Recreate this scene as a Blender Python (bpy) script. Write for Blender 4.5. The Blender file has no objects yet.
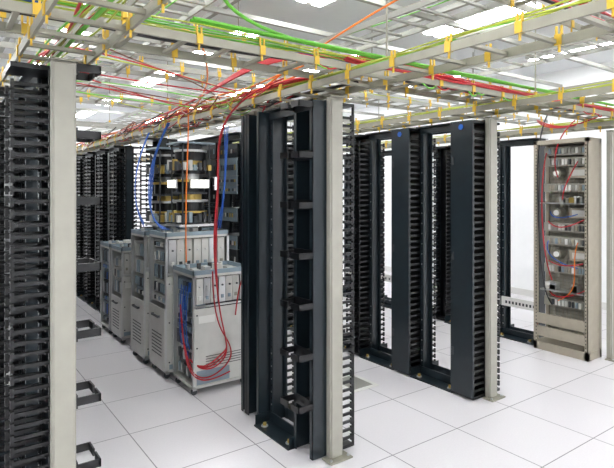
import bpy, math, random
from mathutils import Vector
random.seed(7)
sc=bpy.context.scene
sc.view_settings.view_transform='Standard'
H=2.17; CEIL=3.35

def mat(name,col,rough=.5,metal=0,emit=0,noise=0.0,nscale=12):
    m=bpy.data.materials.new(name); m.use_nodes=True
    nt=m.node_tree; b=nt.nodes['Principled BSDF']
    b.inputs['Base Color'].default_value=(*col,1)
    b.inputs['Roughness'].default_value=rough; b.inputs['Metallic'].default_value=metal
    if noise:
        tc=nt.nodes.new('ShaderNodeTexCoord'); n=nt.nodes.new('ShaderNodeTexNoise'); n.inputs['Scale'].default_value=nscale
        n.inputs['Detail'].default_value=4
        r=nt.nodes.new('ShaderNodeValToRGB')
        r.color_ramp.elements[0].position=.3; r.color_ramp.elements[1].position=.7
        r.color_ramp.elements[0].color=(*[max(0,c*(1-noise)) for c in col],1)
        r.color_ramp.elements[1].color=(*[min(1,c*(1+noise)) for c in col],1)
        nt.links.new(tc.outputs['Object'],n.inputs['Vector']); nt.links.new(n.outputs['Fac'],r.inputs['Fac']); nt.links.new(r.outputs['Color'],b.inputs['Base Color'])
    if emit:
        b.inputs['Emission Color'].default_value=(*col,1); b.inputs['Emission Strength'].default_value=emit
    return m
M={}
M['black']=mat('rack_black',(.003,.0035,.0045),.28,0,noise=.2)
M['steel']=mat('rack_blue_black',(.010,.017,.022),.28,0,noise=.15)
M['beige']=mat('post_grey_paint',(.33,.32,.275),.45,0,noise=.05)
M['tan']=mat('cabinet_tan',(.35,.315,.25),.45,0,noise=.06)
M['ladder']=mat('ladder_grey',(.27,.26,.21),.4,.2,noise=.08)
M['ladderlt']=mat('ladder_light',(.30,.30,.27),.4,.2)
M['mach']=mat('machine_grey',(.56,.56,.53),.4,0,noise=.05)
M['machb']=mat('machine_blue_grey',(.24,.31,.36),.4,.2,noise=.08)
M['alu']=mat('aluminium',(.60,.61,.61),.3,.8)
M['dark']=mat('dark_grey',(.04,.045,.05),.5)
M['brass']=mat('yellow_clip',(.60,.38,.03),.35,.1)
M['brassd']=mat('brass_coil',(.5,.36,.10),.35,.6)
M['label']=mat('white_label',(.75,.75,.72),.5)
M['bluelogo']=mat('blue_badge',(.01,.09,.4),.3)
M['pcb']=mat('circuit_green',(.03,.12,.07),.5,noise=.6,nscale=60)
M['led']=mat('work_lamp_glow',(1,.93,.75),.4,emit=6)
M['red']=mat('cable_red',(.42,.010,.018),.4)
M['green']=mat('cable_green',(.13,.45,.04),.4)
M['yellow']=mat('cable_yellow',(.36,.42,.04),.4)
M['orange']=mat('cable_orange',(.75,.18,.015),.4)
M['blue']=mat('cable_blue',(.02,.10,.42),.4)
M['white']=mat('cable_white',(.7,.7,.66),.4)
M['cblack']=mat('cable_black',(.012,.012,.014),.4)
M['brown']=mat('cable_brown',(.16,.05,.03),.45)
M['wall']=mat('wall_paint',(.92,.93,.935),.7,noise=.01)
M['ceil']=mat('ceiling_paint',(.76,.78,.80),.8,noise=.01)
M['tube']=mat('lamp_tube',(.975,.985,1),.4,emit=36)
M['hole']=mat('hole_black',(.01,.01,.01),.8)
MK=list(M.keys()); MI={k:i for i,k in enumerate(MK)}

fm=bpy.data.materials.new('raised_floor_tiles'); fm.use_nodes=True
nt=fm.node_tree; b=nt.nodes['Principled BSDF']; b.inputs['Roughness'].default_value=.3
tc=nt.nodes.new('ShaderNodeTexCoord'); mp=nt.nodes.new('ShaderNodeMapping')
mp.inputs['Location'].default_value=(-2.29+.61*4,-1.67+.61*4,0)
br=nt.nodes.new('ShaderNodeTexBrick'); br.offset=0; br.squash=1
br.inputs['Scale'].default_value=1; br.inputs['Brick Width'].default_value=.61; br.inputs['Row Height'].default_value=.61
br.inputs['Mortar Size'].default_value=.0035; br.inputs['Mortar Smooth'].default_value=.1
br.inputs['Color1'].default_value=(.75,.73,.75,1); br.inputs['Color2'].default_value=(.72,.70,.725,1); br.inputs['Mortar'].default_value=(.22,.21,.23,1)
nz=nt.nodes.new('ShaderNodeTexNoise'); nz.inputs['Scale'].default_value=90; nz.inputs['Detail'].default_value=3
mx=nt.nodes.new('ShaderNodeMix'); mx.data_type='RGBA'; mx.blend_type='MULTIPLY'; mx.inputs[0].default_value=.12
nt.links.new(tc.outputs['Object'],mp.inputs['Vector']); nt.links.new(mp.outputs[0],br.inputs['Vector']); nt.links.new(tc.outputs['Object'],nz.inputs['Vector'])
nt.links.new(br.outputs['Color'],mx.inputs[6]); nt.links.new(nz.outputs['Fac'],mx.inputs[7]); nt.links.new(mx.outputs[2],b.inputs['Base Color'])

class MB:
    def __init__(s): s.v=[];s.f=[];s.m=[]
    def box(s,x0,x1,y0,y1,z0,z1,m):
        if x0>x1:x0,x1=x1,x0
        if y0>y1:y0,y1=y1,y0
        o=len(s.v)
        s.v+=[(x0,y0,z0),(x1,y0,z0),(x1,y1,z0),(x0,y1,z0),(x0,y0,z1),(x1,y0,z1),(x1,y1,z1),(x0,y1,z1)]
        for q in ((0,3,2,1),(4,5,6,7),(0,1,5,4),(1,2,6,5),(2,3,7,6),(3,0,4,7)):
            s.f.append(tuple(o+i for i in q)); s.m.append(MI[m])
    def cyl(s,p0,p1,r,m,n=12,r2=None):
        p0=Vector(p0);p1=Vector(p1);d=(p1-p0).normalized()
        a=d.orthogonal().normalized();c=d.cross(a);r2=r if r2 is None else r2
        o=len(s.v)
        for p,rr in((p0,r),(p1,r2)):
            for i in range(n):
                t=2*math.pi*i/n; s.v.append(tuple(p+a*rr*math.cos(t)+c*rr*math.sin(t)))
        for i in range(n):
            j=(i+1)%n; s.f.append((o+i,o+j,o+n+j,o+n+i)); s.m.append(MI[m])
        s.f.append(tuple(o+i for i in range(n-1,-1,-1)));s.m.append(MI[m])
        s.f.append(tuple(o+n+i for i in range(n)));s.m.append(MI[m])
    def mesh(s,name):
        me=bpy.data.meshes.new(name); me.from_pydata(s.v,[],s.f)
        used=sorted(set(s.m)); rm={u:i for i,u in enumerate(used)}
        for u in used: me.materials.append(M[MK[u]])
        for p,mi in zip(me.polygons,s.m): p.material_index=rm[mi]
        me.update(); return me
def put(name,me,loc=(0,0,0),bevel=0):
    o=bpy.data.objects.new(name,me); o.location=loc; sc.collection.objects.link(o)
    if bevel:
        b=o.modifiers.new('b','BEVEL'); b.width=bevel; b.segments=2; b.limit_method='ANGLE'
    return o

# ---------- room
XR=7.4; XL=-3.2; YF=-2.5; YB=13.5
def shell(name,x0,x1,y0,y1,z0,z1,m):
    a=MB(); a.box(x0,x1,y0,y1,z0,z1,m); return put(name,a.mesh(name))
fl=shell('floor',XL,XR,YF,YB,-.1,0,'wall'); fl.data.materials.clear(); fl.data.materials.append(fm)
shell('ceiling',XL,XR,YF,YB,CEIL,CEIL+.1,'ceil')
shell('wall_right',XR,XR+.1,YF,YB,0,CEIL,'wall'); shell('wall_left',XL-.1,XL,YF,YB,0,CEIL,'wall')
shell('wall_back',XL,XR,YB,YB+.1,0,CEIL,'wall'); shell('wall_front',XL,XR,YF-.1,YF,0,CEIL,'wall')
shell('baseboard_right',XR-.015,XR,YF,YB,0,.1,'label')
a=MB()
a.box(-.17,.17,-.62,.62,-.05,0,'label')
for x in(-.085,.085): a.box(x-.045,x+.045,-.59,.59,-.062,-.05,'tube')
fx=a.mesh('fluorescent_light_fixture')
for x in (-2.2,-.4,1.25,2.75,4.4,6.4):
    for y in (-1.4,.9,3.2,5.5,7.8,10.1,12.3):
        put('fluorescent_light_fixture',fx,(x,y,CEIL))

# ---------- rack parts
def manager_mesh(w,neg=None,pos=None,cneg=False,cpos=False,ring=0,plate=0,logo=False,step=.05,z0r=.33,edge=False):
    a=MB(); c=.035
    a.box(-c,c,0,w,0,.012,'black'); a.box(-c,c,0,w,H-.012,H,'black')
    a.box(-.006,.006,.004,w-.004,.012,H-.012,'black')
    a.box(-c,c,0,.004,.012,H-.012,'steel'); a.box(-c,c,w-.004,w,.012,H-.012,'steel')
    for s,d,cv in((-1,neg,cneg),(1,pos,cpos)):
        if d:
            z=.07
            while z<H-.05:
                for yy in(.007,w-.007):
                    a.box(s*c,s*d,yy-.006,yy+.006,z-.008,z+.008,'black')
                    a.box(s*(d-.014),s*d,yy-.007,yy+.007,z-.02,z+.018,'black')
                    a.box(s*(c+.02),s*(c+.032),yy-.006,yy+.006,z-.016,z+.0,'black')
                z+=step
            for yy in (.007,w-.007):
                a.box(s*c,s*(c+.018),yy-.007,yy+.007,.03,H-.03,'black')
                if edge and s>0: a.box(s*d,s*(d+.012),yy-.007,yy+.007,.01,H-.01,'black')
            a.box(s*c,s*d,0,w,.01,.03,'black'); a.box(s*c,s*d,0,w,H-.03,H-.01,'black')
            if cv:
                a.box(s*(d+.001),s*(d+.016),-.004,w+.004,.03,H-.012,'steel')
                a.box(s*(d-.03),s*(d+.001),w*.45,w*.55,.04,H-.03,'black')
                for zz in(.35,1.1,1.85): a.box(s*(d+.016),s*(d+.022),w-.03,w-.012,zz-.03,zz+.03,'dark')
    if plate:
        s=int(math.copysign(1,plate)); d=abs(plate)
        a.box(s*c,s*d,0,.005,.012,H-.01,'steel'); a.box(s*c,s*d,w-.005,w,.012,H-.01,'steel')
        a.box(s*(d-.004),s*d,0,.03,.012,H-.01,'steel'); a.box(s*(d-.004),s*d,w-.03,w,.012,H-.01,'steel')
        z=.06
        while z<H-.05:
            a.box(s*.01,s*.03,.05,w-.05,z-.008,z+.008,'dark'); z+=.06
    if ring:
        s=int(math.copysign(1,ring)); d=abs(ring)
        for k in range(7):
            z=z0r+.3*k
            a.box(s*d,s*(d+.1),0.0,.008,z-.018,z+.018,'black')
            a.box(s*(d+.092),s*(d+.1),0,w*.42,z-.018,z+.018,'black')
            a.box(s*(d+.092),s*(d+.1),w*.58,w,z-.018,z+.018,'black')
            a.box(s*d,s*(d+.1),w-.008,w,z-.018,z+.018,'black')
            a.box(s*.03,s*d,w*.4,w*.6,z-.012,z+.012,'black')
            a.box(s*(d-.006),s*d,0,w,z-.03,z+.03,'black')
    if logo:
        x=-(neg or .05)-.02
        a.cyl((x,w*.5,H-.06),(x-.004,w*.5,H-.06),.022,'bluelogo',16)
    return a.mesh('vertical_cable_manager')
def rack_mesh(w,fill=0,bars=0,seed=0,bright=False):
    rnd=random.Random(seed); a=MB(); d=.06
    for y0,s in((0,1),(w,-1)):
        a.box(-d,d,y0,y0+s*.005,0,H,'steel')
        for x in(-d,d-.004): a.box(x,x+.004,y0,y0+s*.038,0,H,'steel')
        z=.08
        while z<H-.05:
            for x in(-d-.0015,d): a.box(x,x+.0015,y0+s*.015,y0+s*.024,z-.005,z+.005,'alu' if fill==0 and int(z*100)%3==0 else 'hole')
            z+=.0445
    for s in(-1,1):
        a.box(s*d,s*.19,0.0,w,0,.01,'steel'); a.box(s*d,s*(d+.008),0,w,.01,.075,'steel')
        a.box(s*d,s*.115,0,w,H-.008,H,'steel'); a.box(s*d,s*(d+.008),0,w,H-.06,H-.008,'steel')
        for y in(.06,w-.06):
            a.cyl((s*.14,y,.01),(s*.14,y,.016),.024,'alu',14); a.cyl((s*.14,y,.016),(s*.14,y,.034),.013,'brassd',6)
        a.box(s*d,s*.18,0,.006,.01,.075,'steel'); a.box(s*d,s*.18,w-.006,w,.01,.075,'steel')
    if fill:
        z=.12
        while z<H-.2:
            h=rnd.choice([.044,.088,.133,.178])
            if rnd.random()<fill:
                a.box(-.09,.12,.04,w-.04,z,z+h-.004,'black')
                a.box(-.094,-.09,.02,w-.02,z,z+h-.004,rnd.choice(['black','dark','steel','black']) if not bright else rnd.choice(['machb','dark','steel','black']))
                n=rnd.randint(3,10)
                for i in range(n):
                    yy=.05+(w-.1)*i/n
                    a.box(-.1,-.094,yy,yy+.02,z+h*.3,z+h*.6,rnd.choice(['dark','black','steel','mach' if rnd.random()<.3 else 'dark']) if not bright else rnd.choice(['mach','dark','brassd','dark','dark','machb']))
            z+=h
    for z in ([.33] if bars else []):
        a.box(-.075,-.062,0.01,w-.01,z,z+.1,'label')
        for i in range(9):
            yy=.04+(w-.08)*i/9
            a.box(-.077,-.075,yy,yy+.022,z+.03,z+.06,'dark')
    return a.mesh('relay_rack')
def post_mesh():
    a=MB()
    a.box(-.05,.05,-.018,.018,.01,H+.01,'beige'); a.box(-.042,.042,-.028,-.018,.01,H+.0,'beige')
    a.box(-.085,.085,-.075,.02,0,.01,'ladder')
    a.cyl((-.065,-.05,.01),(-.065,-.05,.02),.01,'alu',8); a.cyl((.065,-.05,.01),(.065,-.05,.02),.01,'alu',8)
    a.box(-.06,.06,-.035,.018,H+.01,H+.02,'ladder')
    return a.mesh('end_support_post')
pm=post_mesh()
Y0=2.495; W=.2; R=.45
XA,XB,XC,XD=.47,1.99,3.56,5.28
for x in(XA,XB,XC): put('end_support_post',pm,(x,Y0-.022,0),.006)
put('end_support_post',pm,(XD+.02,2.36,0),.006)
mFull=manager_mesh(W,.19,.15)
mA0=manager_mesh(W,.2,None,ring=.065,z0r=.37)
mB0=manager_mesh(W,None,.165,ring=-.15,plate=-.15,edge=True)
mB1=manager_mesh(.17,None,.15,plate=-.15)
mBn=manager_mesh(.08,None,None,plate=-.15)
mC0=manager_mesh(W,.19,.15,cneg=True,logo=True)
mDf=manager_mesh(W,.15,.15)
mD=manager_mesh(W,.12,.12)
r0=rack_mesh(R); rS=rack_mesh(.42); rB=rack_mesh(R,1,0,3); rC=rack_mesh(R,.9,0,5,True); rC2=rack_mesh(R,.9,0,8,True); rbar=rack_mesh(R,0,1); rwide=rack_mesh(.7,0,1)
def seq(X,y,items):
    for me,w in items:
        put('relay_rack' if me.name.startswith('relay') else 'vertical_cable_manager',me,(X,y,0)); y+=w+.003
    return y
seq(XA,Y0,[(mA0,W),(r0,R)]+[(mFull,W),(rB,R)]*13)
seq(XB,Y0,[(mB0,W),(rS,.42),(mB1,.17),(mBn,.08)])
seq(2.46,4.40,[(rC,R),(rC2,R),(rC,R),(rC2,R)])
seq(XB,5.33,[(mFull,W)])
seq(XB,6.5,[(mFull,W),(rB,R)]*8)
seq(XC,Y0,[(mC0,W),(r0,R),(mC0,W),(r0,R)]+[(mFull,W),(r0,R)]*5)
seq(XD,3.04,[(rbar,R),(rwide,.7),(mDf,W),(rbar,R),(rwide,.7),(mD,W),(rbar,R),(r0,R)])

# tan distribution cabinet
a=MB(); w=.55; dx=.26
for yy in(0,w-.035):
    for xx in(-dx/2,dx/2-.035): a.box(xx,xx+.035,yy,yy+.035,0,2.12,'tan')
a.box(-dx/2,dx/2,0,w,2.08,2.12,'tan'); a.box(-dx/2,dx/2,0,w,0,.08,'tan')
a.box(dx/2-.01,dx/2-.002,.03,w-.03,.08,2.08,'beige')
a.box(-dx/2,dx/2,0.002,.012,.08,2.08,'tan')
for z in(.14,.27): a.box(-dx/2-.004,-dx/2+.02,.035,w-.035,z,z+.1,'tan')
z=.08
while z<2.06:
    for yy in(.012,w-.04): a.box(-dx/2-.002,-dx/2,yy+.008,yy+.016,z,z+.012,'hole')
    a.box(dx/2-.014,dx/2-.01,.04,w-.04,z,z+.005,'ladder')
    z+=.035
for i in range(12):
    yy=.05+i*.04; a.box(dx/2-.018,dx/2-.014,yy,yy+.005,.1,2.06,'tan')
rnd=random.Random(4)
for z,kind in((.44,'p'),(.60,'s'),(.78,'p'),(.92,'b'),(1.06,'p'),(1.20,'p'),(1.34,'b'),(1.48,'s'),(1.60,'p'),(1.74,'b'),(1.86,'p'),(1.97,'p')):
    if kind=='p':
        a.box(.0,.08,.04,w-.04,z,z+.085,'beige')
        for i in range(12):
            yy=.06+(w-.14)*i/12
            a.box(-.015,.0,yy,yy+.02,z+.015,z+.07,rnd.choice(['label','mach','ladderlt','dark','tan','machb']))
    elif kind=='b':
        a.box(.0,.1,.06,w*.45,z,z+.1,'tan'); a.box(-.004,.0,.09,w*.4,z+.02,z+.08,'mach'); a.cyl((.1,w*.68,z+.05),(-.01,w*.68,z+.05),.045,'ladder',16); a.cyl((-.01,w*.68,z+.05),(-.02,w*.68,z+.05),.028,'label',16)
    else:
        a.box(-.08,.1,.04,w-.04,z,z+.012,'alu')
        for i in range(5):
            yy=.07+rnd.random()*.38; a.box(-.04,.04,yy,yy+.06,z+.012,z+.05+rnd.random()*.04,rnd.choice(['label','ladderlt','alu','ladder','brassd']))
put('distribution_frame_cabinet',a.mesh('distribution_frame_cabinet'),(XD-.12,2.44,0))

# ---------- machines
def machine(wx,wy,h,kind,seed):
    rnd=random.Random(seed); a=MB(); t=.022
    for x in(0,wx-t):
        for y in(0,wy-t): a.box(x,x+t,y,y+t,.06,h,'alu')
    for y in(.05,wy-.05):
        for x in(.03,wx-.05):
            a.cyl((x,y-.012,.025),(x,y+.012,.025),.025,'dark',14); a.box(x-.015,x+.015,y-.018,y+.018,.035,.065,'alu')
    a.box(0,wx,0,wy,.06,.08,'mach')
    a.box(0,wx,0,wy,h-.02,h,'mach')
    a.box(t*.4,wx-t*.4,-.006,.004,.085,h*.72,'mach')
    a.box(t,wx-t,.05,.055,h*.70,h-.02,'dark')
    a.box(t*.4,wx-t*.4,-.006,.004,h*.73,h*.745,'alu')
    n=7
    for i in range(n):
        x=t+.01+i*(wx-2*t-.02)/n; ww=(wx-2*t-.02)/n*.86
        a.box(x,x+ww,.008+.008*(i%3),.05,h*.755,h-.03,rnd.choice(['alu','mach','mach','mach']))
        a.box(x+ww*.3,x+ww*.7,.0+.008*(i%3),.01+.008*(i%3),h*.79,h*.82,rnd.choice(['label','dark','ladder','machb']))
        a.cyl((x+ww*.5,.01,h*.90),(x+ww*.5,-.004,h*.90),.008,rnd.choice(['dark','alu']),8)
    a.box(wx*.05,wx*.6,-.009,-.006,.09,.2 if kind=='open' else .13,'machb')
    for i in range(5): a.box(wx*.2,wx*.8,-.0075,-.006,.22+i*.02,.226+i*.02,'dark')
    a.box(wx*.08,wx*.35,-.009,-.006,h*.60,h*.66,'label')
    for x in(.03,wx-.03):
        for z in(.15,h*.4,h*.67): a.cyl((x,-.006,z),(x,-.011,z),.007,'dark',8)
    a.box(wx*.03,wx*.97,wy-.004,wy+.004,.085,h-.03,'mach'); a.box(wx-.006,wx+.002,t,wy-t,.085,h-.03,'mach')
    for q in((0,wx,0,.012),(0,wx,wy-.012,wy),(0,.012,0,wy),(wx-.012,wx,0,wy)): a.box(*q,h,h+.035,'machb')
    for i in range(4):
        x=.05+i*(wx-.12)/4; a.box(x,x+.05,wy*.25,wy*.45,h,h+.03+.015*(i%3),rnd.choice(['alu','mach','dark','label']))
        a.cyl((x+.03,wy*.7,h),(x+.03,wy*.7,h+.05),.018,rnd.choice(['alu','dark']),12)
    zlo=.09 if kind=='open' else h*.5
    a.box(.12,.13,t,wy-t,zlo,h-.02,'dark')
    z=zlo+.02
    while z<h-.1:
        hh=rnd.choice([.08,.12,.16]); hh=min(hh,h-.03-z)
        a.box(.02+rnd.random()*.03,.12,t+.01,wy-t-.01,z,z+hh-.012,rnd.choice(['machb','alu','mach','alu','mach'] if kind!='open' else ['machb','machb','dark','alu','steel']))
        for i in range(6):
            yy=.04+(wy-.1)*i/6; a.box(.012,.03,yy,yy+.025,z+.015,z+hh-.03,rnd.choice(['alu','mach','machb','dark','machb','mach'] if kind!='open' else ['blue','alu','dark','machb','machb','dark']))
        z+=hh
    if kind!='open':
        a.box(-.006,.004,t*.4,wy-t*.4,.085,h*.49,'mach')
        for i in range(7): a.box(-.008,-.006,wy*.2,wy*.8,h*.15+i*.03,h*.15+i*.03+.01,'dark')
        a.box(-.03,-.018,wy*.3,wy*.7,h*.42,h*.435,'dark'); a.box(-.02,-.006,wy*.3,wy*.33,h*.42,h*.435,'dark'); a.box(-.02,-.006,wy*.67,wy*.7,h*.42,h*.435,'dark')
    return a.mesh('equipment_cabinet')
def flt(name,me,loc): return put(name,me,loc,.003)
flt('equipment_cabinet',machine(.52,.42,.95,'open',1),(1.66,3.82,0))
flt('equipment_cabinet',machine(.60,.40,1.22,'closed',2),(1.62,4.30,0))
flt('equipment_cabinet',machine(.60,.40,1.20,'closed',3),(1.60,4.78,0))
flt('equipment_cabinet',machine(.45,.38,.98,'closed',4),(1.62,5.56,0))
flt('equipment_cabinet',machine(.45,.38,.98,'open',5),(1.62,6.02,0))

def drum(lamp):
    a=MB()
    a.box(-.17,.17,-.16,.16,0,.02,'alu')
    z=.02
    for r,h,m in((.13,.05,'dark'),(.10,.05,'black'),(.15,.018,'brassd'),(.125,.08,'black'),(.16,.02,'alu'),(.10,.05,'brassd'),(.15,.02,'dark'),(.13,.09,'black'),(.16,.022,'brassd'),(.08,.05,'alu'),(.14,.04,'black'),(.16,.018,'alu'),(.12,.06,'brassd'),(.14,.08,'black'),(.15,.02,'alu'),(.10,.05,'dark')):
        a.cyl((0,0,z),(0,0,z+h),r,m,32); z+=h
    for i in range(4):
        t=math.pi/4+i*math.pi/2; x=.18*math.cos(t); y=.18*math.sin(t)
        a.cyl((x,y,.02),(x,y,z),.008,'dark',8)
    a.box(-.17,.17,-.16,.16,z,z+.015,'machb')
    for k in(.04,.50):
        for i in range(6):
            a.box(-.175,-.14,-.13+.045*i,-.10+.045*i,k,k+.06+.02*(i%3),rnd.choice(['mach','machb','dark','brassd','dark','black']))
            a.box(-.13+.045*i,-.10+.045*i,-.175,-.14,k,k+.05+.02*((i+1)%3),rnd.choice(['mach','machb','dark','brassd','black']))
    if lamp:
        a.box(-.185,-.165,-.10,.08,.34,.42,'alu'); a.box(-.19,-.185,-.09,.07,.35,.41,'led')
        a.box(-.08,.10,-.185,-.165,.34,.42,'alu'); a.box(-.07,.09,-.19,-.185,.35,.41,'led')
    return a.mesh('transformer_coil_stack')
put('transformer_coil_stack',drum(True),(1.93,4.50,1.295)); put('transformer_coil_stack',drum(False),(1.90,4.98,1.275))

# ---------- overhead ladders
def ladder(name,axis,c,a0,a1,z,w,m='ladder',step=.23,clips=True,rail=.04):
    a=MB(); h=w/2
    def B(u0,u1,v0,v1,z0,z1,mm):
        if axis=='X': a.box(u0,u1,c+v0,c+v1,z0,z1,mm)
        else: a.box(c+v0,c+v1,u0,u1,z0,z1,mm)
    for s in(-h,h-.012): B(a0,a1,s,s+.012,z,z+rail,m)
    u=a0+.1
    while u<a1: B(u,u+.022,-h+.012,h-.012,z+.008,z+.024,m); u+=step
    if clips:
        u=a0+.2
        while u<a1:
            for s in((-h,h-.012)):
                B(u,u+.030,s-.006,s+.018,z+rail,z+rail+.006,'brass'); B(u,u+.008,s+.002,s+.010,z+rail,z+rail+.042,'brass'); B(u+.022,u+.030,s+.002,s+.010,z+rail,z+rail+.042,'brass')
                B(u,u+.030,s-.006,s-.001,z+.0,z+rail,'brass'); B(u,u+.030,s+.013,s+.018,z+.0,z+rail,'brass')
                B(u+.01,u+.018,s+.002,s+.010,z-.028,z-.0,'brass')
            u+=.34
    return put(name,a.mesh(name))
for x in(XA,XB,XC,XD): ladder('cable_ladder_rack','Y',x,-.6 if x==XA else .6,12.5,2.225,.3)
ladder('cable_ladder_rack','X',2.42,-2.6,7.3,2.30,.32)
ladder('cable_ladder_rack','X',1.55,-2.6,7.3,2.68,.42,step=.25)
for y in(3.25,4.3,6.0,8.4,11): ladder('cable_ladder_rack','X',y,-2.6,7.3,2.6,.36,m='ladderlt',step=.25,clips=y<7)
for x in(1.22,2.72,4.35,6.2): ladder('cable_ladder_rack','Y',x,.2,12.6,2.78,.4,m='ladderlt',step=.25,clips=False)
a=MB()
for x in(-.2,XA+.2,XB+.22,XC+.25,XD+.25):
    for y,z in((2.25,2.35),(1.33,2.73),(1.77,2.73),(4.1,2.65),(5.8,2.65),(8.2,2.65)): a.cyl((x,y,z),(x,y,CEIL),.006,'ladder',8); a.cyl((x,y,z),(x,y,z+.03),.014,'brass',6)
put('threaded_hanger_rods',a.mesh('threaded_hanger_rods'))
a=MB()
for y in(.3,1.2,2.1,3.0,3.9,4.8,5.7,6.6,7.5,8.4,9.3,10.2): a.box(-3,7.3,y,y+.04,3.08,3.12,'ladderlt')
for x in(-1.2,.6,1.95,3.5,5.3): a.box(x,x+.04,-2,13.3,3.12,3.16,'ladderlt')
for x in(-1.18,1.97,5.32):
    for y in(1.22,3.92,6.62,9.32): a.cyl((x,y,3.12),(x,y,CEIL),.006,'alu',6)
put('overhead_strut_grid',a.mesh('overhead_strut_grid'))

# ---------- cables
def cables(name,m,r,paths):
    cu=bpy.data.curves.new(name,'CURVE'); cu.dimensions='3D'; cu.bevel_depth=r; cu.bevel_resolution=2; cu.resolution_u=6
    for p in paths:
        s=cu.splines.new('NURBS'); s.points.add(len(p)-1)
        for q,c in zip(s.points,p): q.co=(*c,1)
        s.order_u=min(4,len(p)); s.use_endpoint_u=True
    cu.materials.append(M[m]); o=bpy.data.objects.new(name,cu); sc.collection.objects.link(o); return o
R_=random.Random(11)
U=R_.uniform
def runX(y,z,x0,x1,j=.03,n=14,jz=.02): return [(x0+(x1-x0)*i/n,y+U(-j,j),z+U(0,jz)) for i in range(n+1)]
def runY(x,z,y0,y1,j=.04,n=16,jz=.03): return [(x+U(-j,j),y0+(y1-y0)*i/n,z+U(0,jz)) for i in range(n+1)]
cables('green_cable_run','green',.009,[runX(2.30,2.42,1.0,7.2,.006,16,.012),runX(2.33,2.42,1.0,7.2,.006,16,.012),
   [(.2,1.5,2.76),(.55,1.55,2.76),(.85,1.75,2.74),(1.0,2.1,2.60),(1.15,2.3,2.46),(1.6,2.32,2.43)],
   runX(1.44,2.74,-1,7,.01,10,.01),runX(1.47,2.745,-1,7,.012,10,.01),runY(XC+.08,2.29,.8,9,.01,12,.01),runY(XA+.05,2.29,-.3,9,.01,12,.01)])
cables('green_cable_run','green',.005,[runX(2.32+.03*i,2.37,-1,7.2,.02,20,.03) for i in range(3)]+[runY(XB+.05,2.3,.9,9,.03,20,.03),runY(XB-.02,2.3,.9,9,.03,20,.03),runY(XA,2.29,.0,9,.04,20,.03),runY(1.3,2.84,.3,9,.03,12,.02),runY(2.7,2.84,.3,9,.03,12,.02)])
cables('yellow_cable_bundle','yellow',.0042,[runX(2.3+.03*i,2.36,-1,7.2,.02,24,.05) for i in range(4)]+[runY(XB+.03*i-.1,2.28,.9,10,.04,24,.05) for i in range(5)]+[runX(1.45+.03*i,2.74,-1,7,.03,20,.03) for i in range(3)]+[runY(XC+.03*i-.06,2.28,1,8,.03,18,.04) for i in range(4)]+[runY(XA+.03*i,2.28,0,8,.03,18,.04) for i in range(4)]+[runY(XD+.03*i-.05,2.28,1,8,.03,18,.04) for i in range(4)]+[runX(4.3,2.66,-1,7,.05,20,.03) for i in range(3)]+[runX(3.25,2.66,-1,7,.05,20,.03) for i in range(3)])
cables('red_cable_bundle','red',.0068,[runX(2.25+.006*i,2.335,1.9,7.2,.010,24,.035) for i in range(7)]+[runX(2.46+.01*i,2.36,1.5,7.2,.015,24,.045) for i in range(8)]+[
   [(4.5,2.3,2.37),(3.2,2.3,2.37),(2.3,2.3,2.37+.01*i),(1.9,2.4,2.42),(1.66,2.8,2.42+.01*i),(1.72,3.6,2.36),(1.75,4.5,2.32),(1.8,6,2.3)] for i in range(6)]+
   [runY(XB-.12+.02*i,2.3,2.6,9,.04,22,.05) for i in range(8)]+[runX(1.57+.03*i,2.74,-1,7,.03,20,.03) for i in range(4)]+[runX(4.35,2.66,-1,7,.05,20,.03)]+[runY(XA+.02*i,2.3,.5,8,.05,20,.04) for i in range(3)])
cables('hanging_red_cables','red',.006,[
   [(1.9,2.9,2.36),(1.78,3.2,2.3),(1.72+.015*i,3.56+.02*i,2.1),(1.79,3.62,1.7),(1.73+.02*i,3.62+.015*i,1.3),(1.78,3.66,.9),(1.84,3.70,.6),(1.94,3.76,.35),(1.90,3.79,.22+.05*i),(1.72,3.80,.18),(1.64,3.84,.3)] for i in range(3)]+[
   [(1.95,3.0,2.36),(2.0,3.35,2.25),(1.98,3.52,1.9),(2.02,3.55,1.5),(1.98,3.55,1.1),(2.0,3.6,.95),(2.02,3.75,.85),(2.02,3.80,.6)]])
cables('red_cable_loop','red',.0055,[
   [(1.74,3.64,1.0),(1.80,3.76,.6),(1.97,3.80,.4),(2.0,3.80,.25),(1.85,3.80,.14),(1.68,3.80,.13),(1.63,3.84,.25),(1.64,3.95,.4)],
   [(1.63,4.0,.7),(1.62,3.92,.4),(1.62,3.84,.22),(1.70,3.80,.12),(1.82,3.80,.11),(1.97,3.80,.15)]])
cables('orange_cable_bundle','orange',.006,[runY(XB-.13+.03*i,2.32,2.6,9,.04,18,.06) for i in range(2)]+[runX(2.5,2.37,-1,4,.02,14,.03)]+[
   [(1.78,4.20,2.35),(1.81,4.24,2.0),(1.76,4.23,1.7),(1.78,4.24,1.0)],
   [(.9,2.35,2.36),(1.15,2.6,2.5),(1.4,3.0,2.45),(1.7,3.6,2.35),(1.9,4.5,2.3)],[(2.2,1.0,2.74),(2.0,1.7,2.72),(1.85,2.3,2.5),(1.9,3.2,2.33)]])
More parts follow.
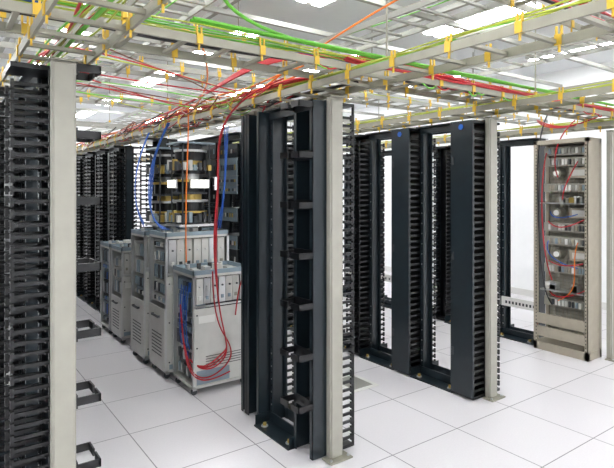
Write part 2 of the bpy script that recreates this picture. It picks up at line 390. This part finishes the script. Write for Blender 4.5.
cables('blue_cable_bundle','blue',.0042,[[(1.80+.01*i,4.72+.01*i,2.25),(1.66,4.73,1.95),(1.62+.02*i,4.74,1.7),(1.60,4.68,1.45),(1.64,4.58,1.30),(1.66+.02*i,4.46,1.27)] for i in range(4)]+
   [[(1.66,3.90+.05*i,.85),(1.64,3.91+.04*i,.7-.02*i),(1.63,3.93+.04*i,.5),(1.67,3.91+.05*i,.35)] for i in range(4)]+
   [[(1.80,5.22+.02*i,2.2),(1.62,5.22,1.8),(1.60,5.18,1.5),(1.66,4.98,1.27+.02*i)] for i in range(3)]+[runX(2.4,2.37,-1,4,.05,20,.04),runY(XB,2.3,2.6,8,.05,20,.05)]+
   [[(2.15+.02*i,4.26,2.2),(2.18,4.28,1.8),(2.16,4.27,1.5),(2.12+.02*i,4.36,1.27)] for i in range(3)])
P=[]
for i in range(90):
    y=U(2.8,8); x=XB+U(-.25,.1); l=U(.2,.9)
    P.append([(x,y,2.3+U(0,.06)),(x-U(.0,.14),y+l*.3,2.24-U(-.1,.13)),(x-U(0,.12),y+l*.6,2.16+U(-.02,.2)),(x,y+l,2.3)])
for i,(m,r) in enumerate((('red',.004),('white',.004),('cblack',.006),('yellow',.004),('brown',.005),('green',.004),('brown',.004),('red',.004),('red',.005),('cblack',.005))): cables('hanging_cable_tangle',m,r,P[i*9:i*9+9])
Q=[]
for i in range(12):
    y0=U(2.6,4.4); y1=y0+U(-.1,1.2)
    Q.append([(XA+U(0,.2),y0,2.33),(XA+.5,(y0+y1)/2-.1,2.40-U(0,.1)),(XA+1.0,(y0+y1)/2+.1,2.38-U(0,.1)),(XB-U(0,.2),y1,2.33)])
for i,m in enumerate(('yellow','red','white','red','brown','green')): cables('crossing_cable_drape',m,.0045,Q[i*2:i*2+2])
cables('white_cable_bundle','white',.005,[runX(2.48,2.37,-1,7,.04,20,.04) for i in range(4)]+[runY(XA+.05,2.28,.0,9,.05,18,.04) for i in range(3)]+[runY(XB,2.28,.8,9,.08,18,.05) for i in range(3)])
cables('black_cable_bundle','cblack',.009,[runX(2.5,2.36,0,7,.03,20,.03) for i in range(3)]+[runY(XB+.1,2.27,2.4,9,.03,16,.02) for i in range(3)]+[runX(1.68,2.73,-1,7,.03,16,.02) for i in range(2)])
D_=[]
for i in range(14):
    x=U(1.2,6.2); l=U(.15,.4)
    D_.append([(x,2.4,2.37),(x+.03,2.27,2.36),(x+l*.4,2.25,2.24-U(0,.06)),(x+l,2.27,2.34),(x+l+.05,2.4,2.38)])
cables('cable_drop_loop','red',.005,D_[:8]); cables('cable_drop_loop','green',.005,D_[8:])
def cc(m,r,p): cables('cabinet_patch_cables',m,r,p)
cc('orange',.005,[[(5.15,2.6,1.1),(5.03,2.58,1.0),(5.02,2.55,.75),(5.04,2.6,.6),(5.15,2.8,.5)]])
cc('red',.006,[[(5.15,2.92,2.0),(5.03,2.93,1.7),(5.03,2.92,1.0),(5.15,2.86,.7)],[(5.15,2.6,1.9),(5.03,2.65,1.7),(5.04,2.7,1.6),(5.15,2.75,1.5)],[(5.1,2.6,2.3),(5.0,2.75,2.14),(5.03,2.8,1.9),(5.15,2.8,1.75)],[(5.15,2.9,.9),(5.03,2.7,.84),(5.15,2.55,.9)],
   [(5.15,2.9,1.3),(5.03,2.75,1.22),(5.03,2.65,1.24),(5.15,2.5,1.35)],[(5.15,2.9,.62),(5.03,2.8,.52),(5.03,2.65,.55),(5.15,2.5,.66)]]+[[(5.28,3.1,2.37),(5.15,3.0,2.3+.02*i),(5.05,2.8,2.22+.01*i),(5.1,2.6,2.24),(5.28,2.45,2.34)] for i in range(3)])
cc('blue',.005,[[(5.15,2.9,1.1),(5.03,2.88,1.0),(5.03,2.8,.9),(5.15,2.6,.85)],[(5.15,2.88,1.4),(5.03,2.8,1.3),(5.15,2.6,1.38)]])
cc('cblack',.007,[[(5.2,2.94,2.4),(5.02,2.96,2.14),(5.02,2.93,1.4),(5.04,2.92,.6),(5.15,2.86,.45)]])

a=MB(); a.box(2.74,3.02,3.16,3.5,0,.004,'label'); a.box(2.78,2.98,3.2,3.46,.004,.006,'ladderlt'); put('floor_access_plate',a.mesh('floor_access_plate'))

cam=bpy.data.cameras.new('camera'); co=bpy.data.objects.new('camera',cam); sc.collection.objects.link(co)
cam.sensor_width=36; cam.lens=522/614*36; cam.shift_y=-44/614; cam.clip_start=.05
co.location=(0,0,1.62); co.rotation_euler=(math.radians(90),0,math.radians(-35.8))
sc.camera=co
w=bpy.data.worlds.new('world'); w.use_nodes=True; w.node_tree.nodes['Background'].inputs[0].default_value=(.8,.85,.9,1); w.node_tree.nodes['Background'].inputs[1].default_value=.3; sc.world=w
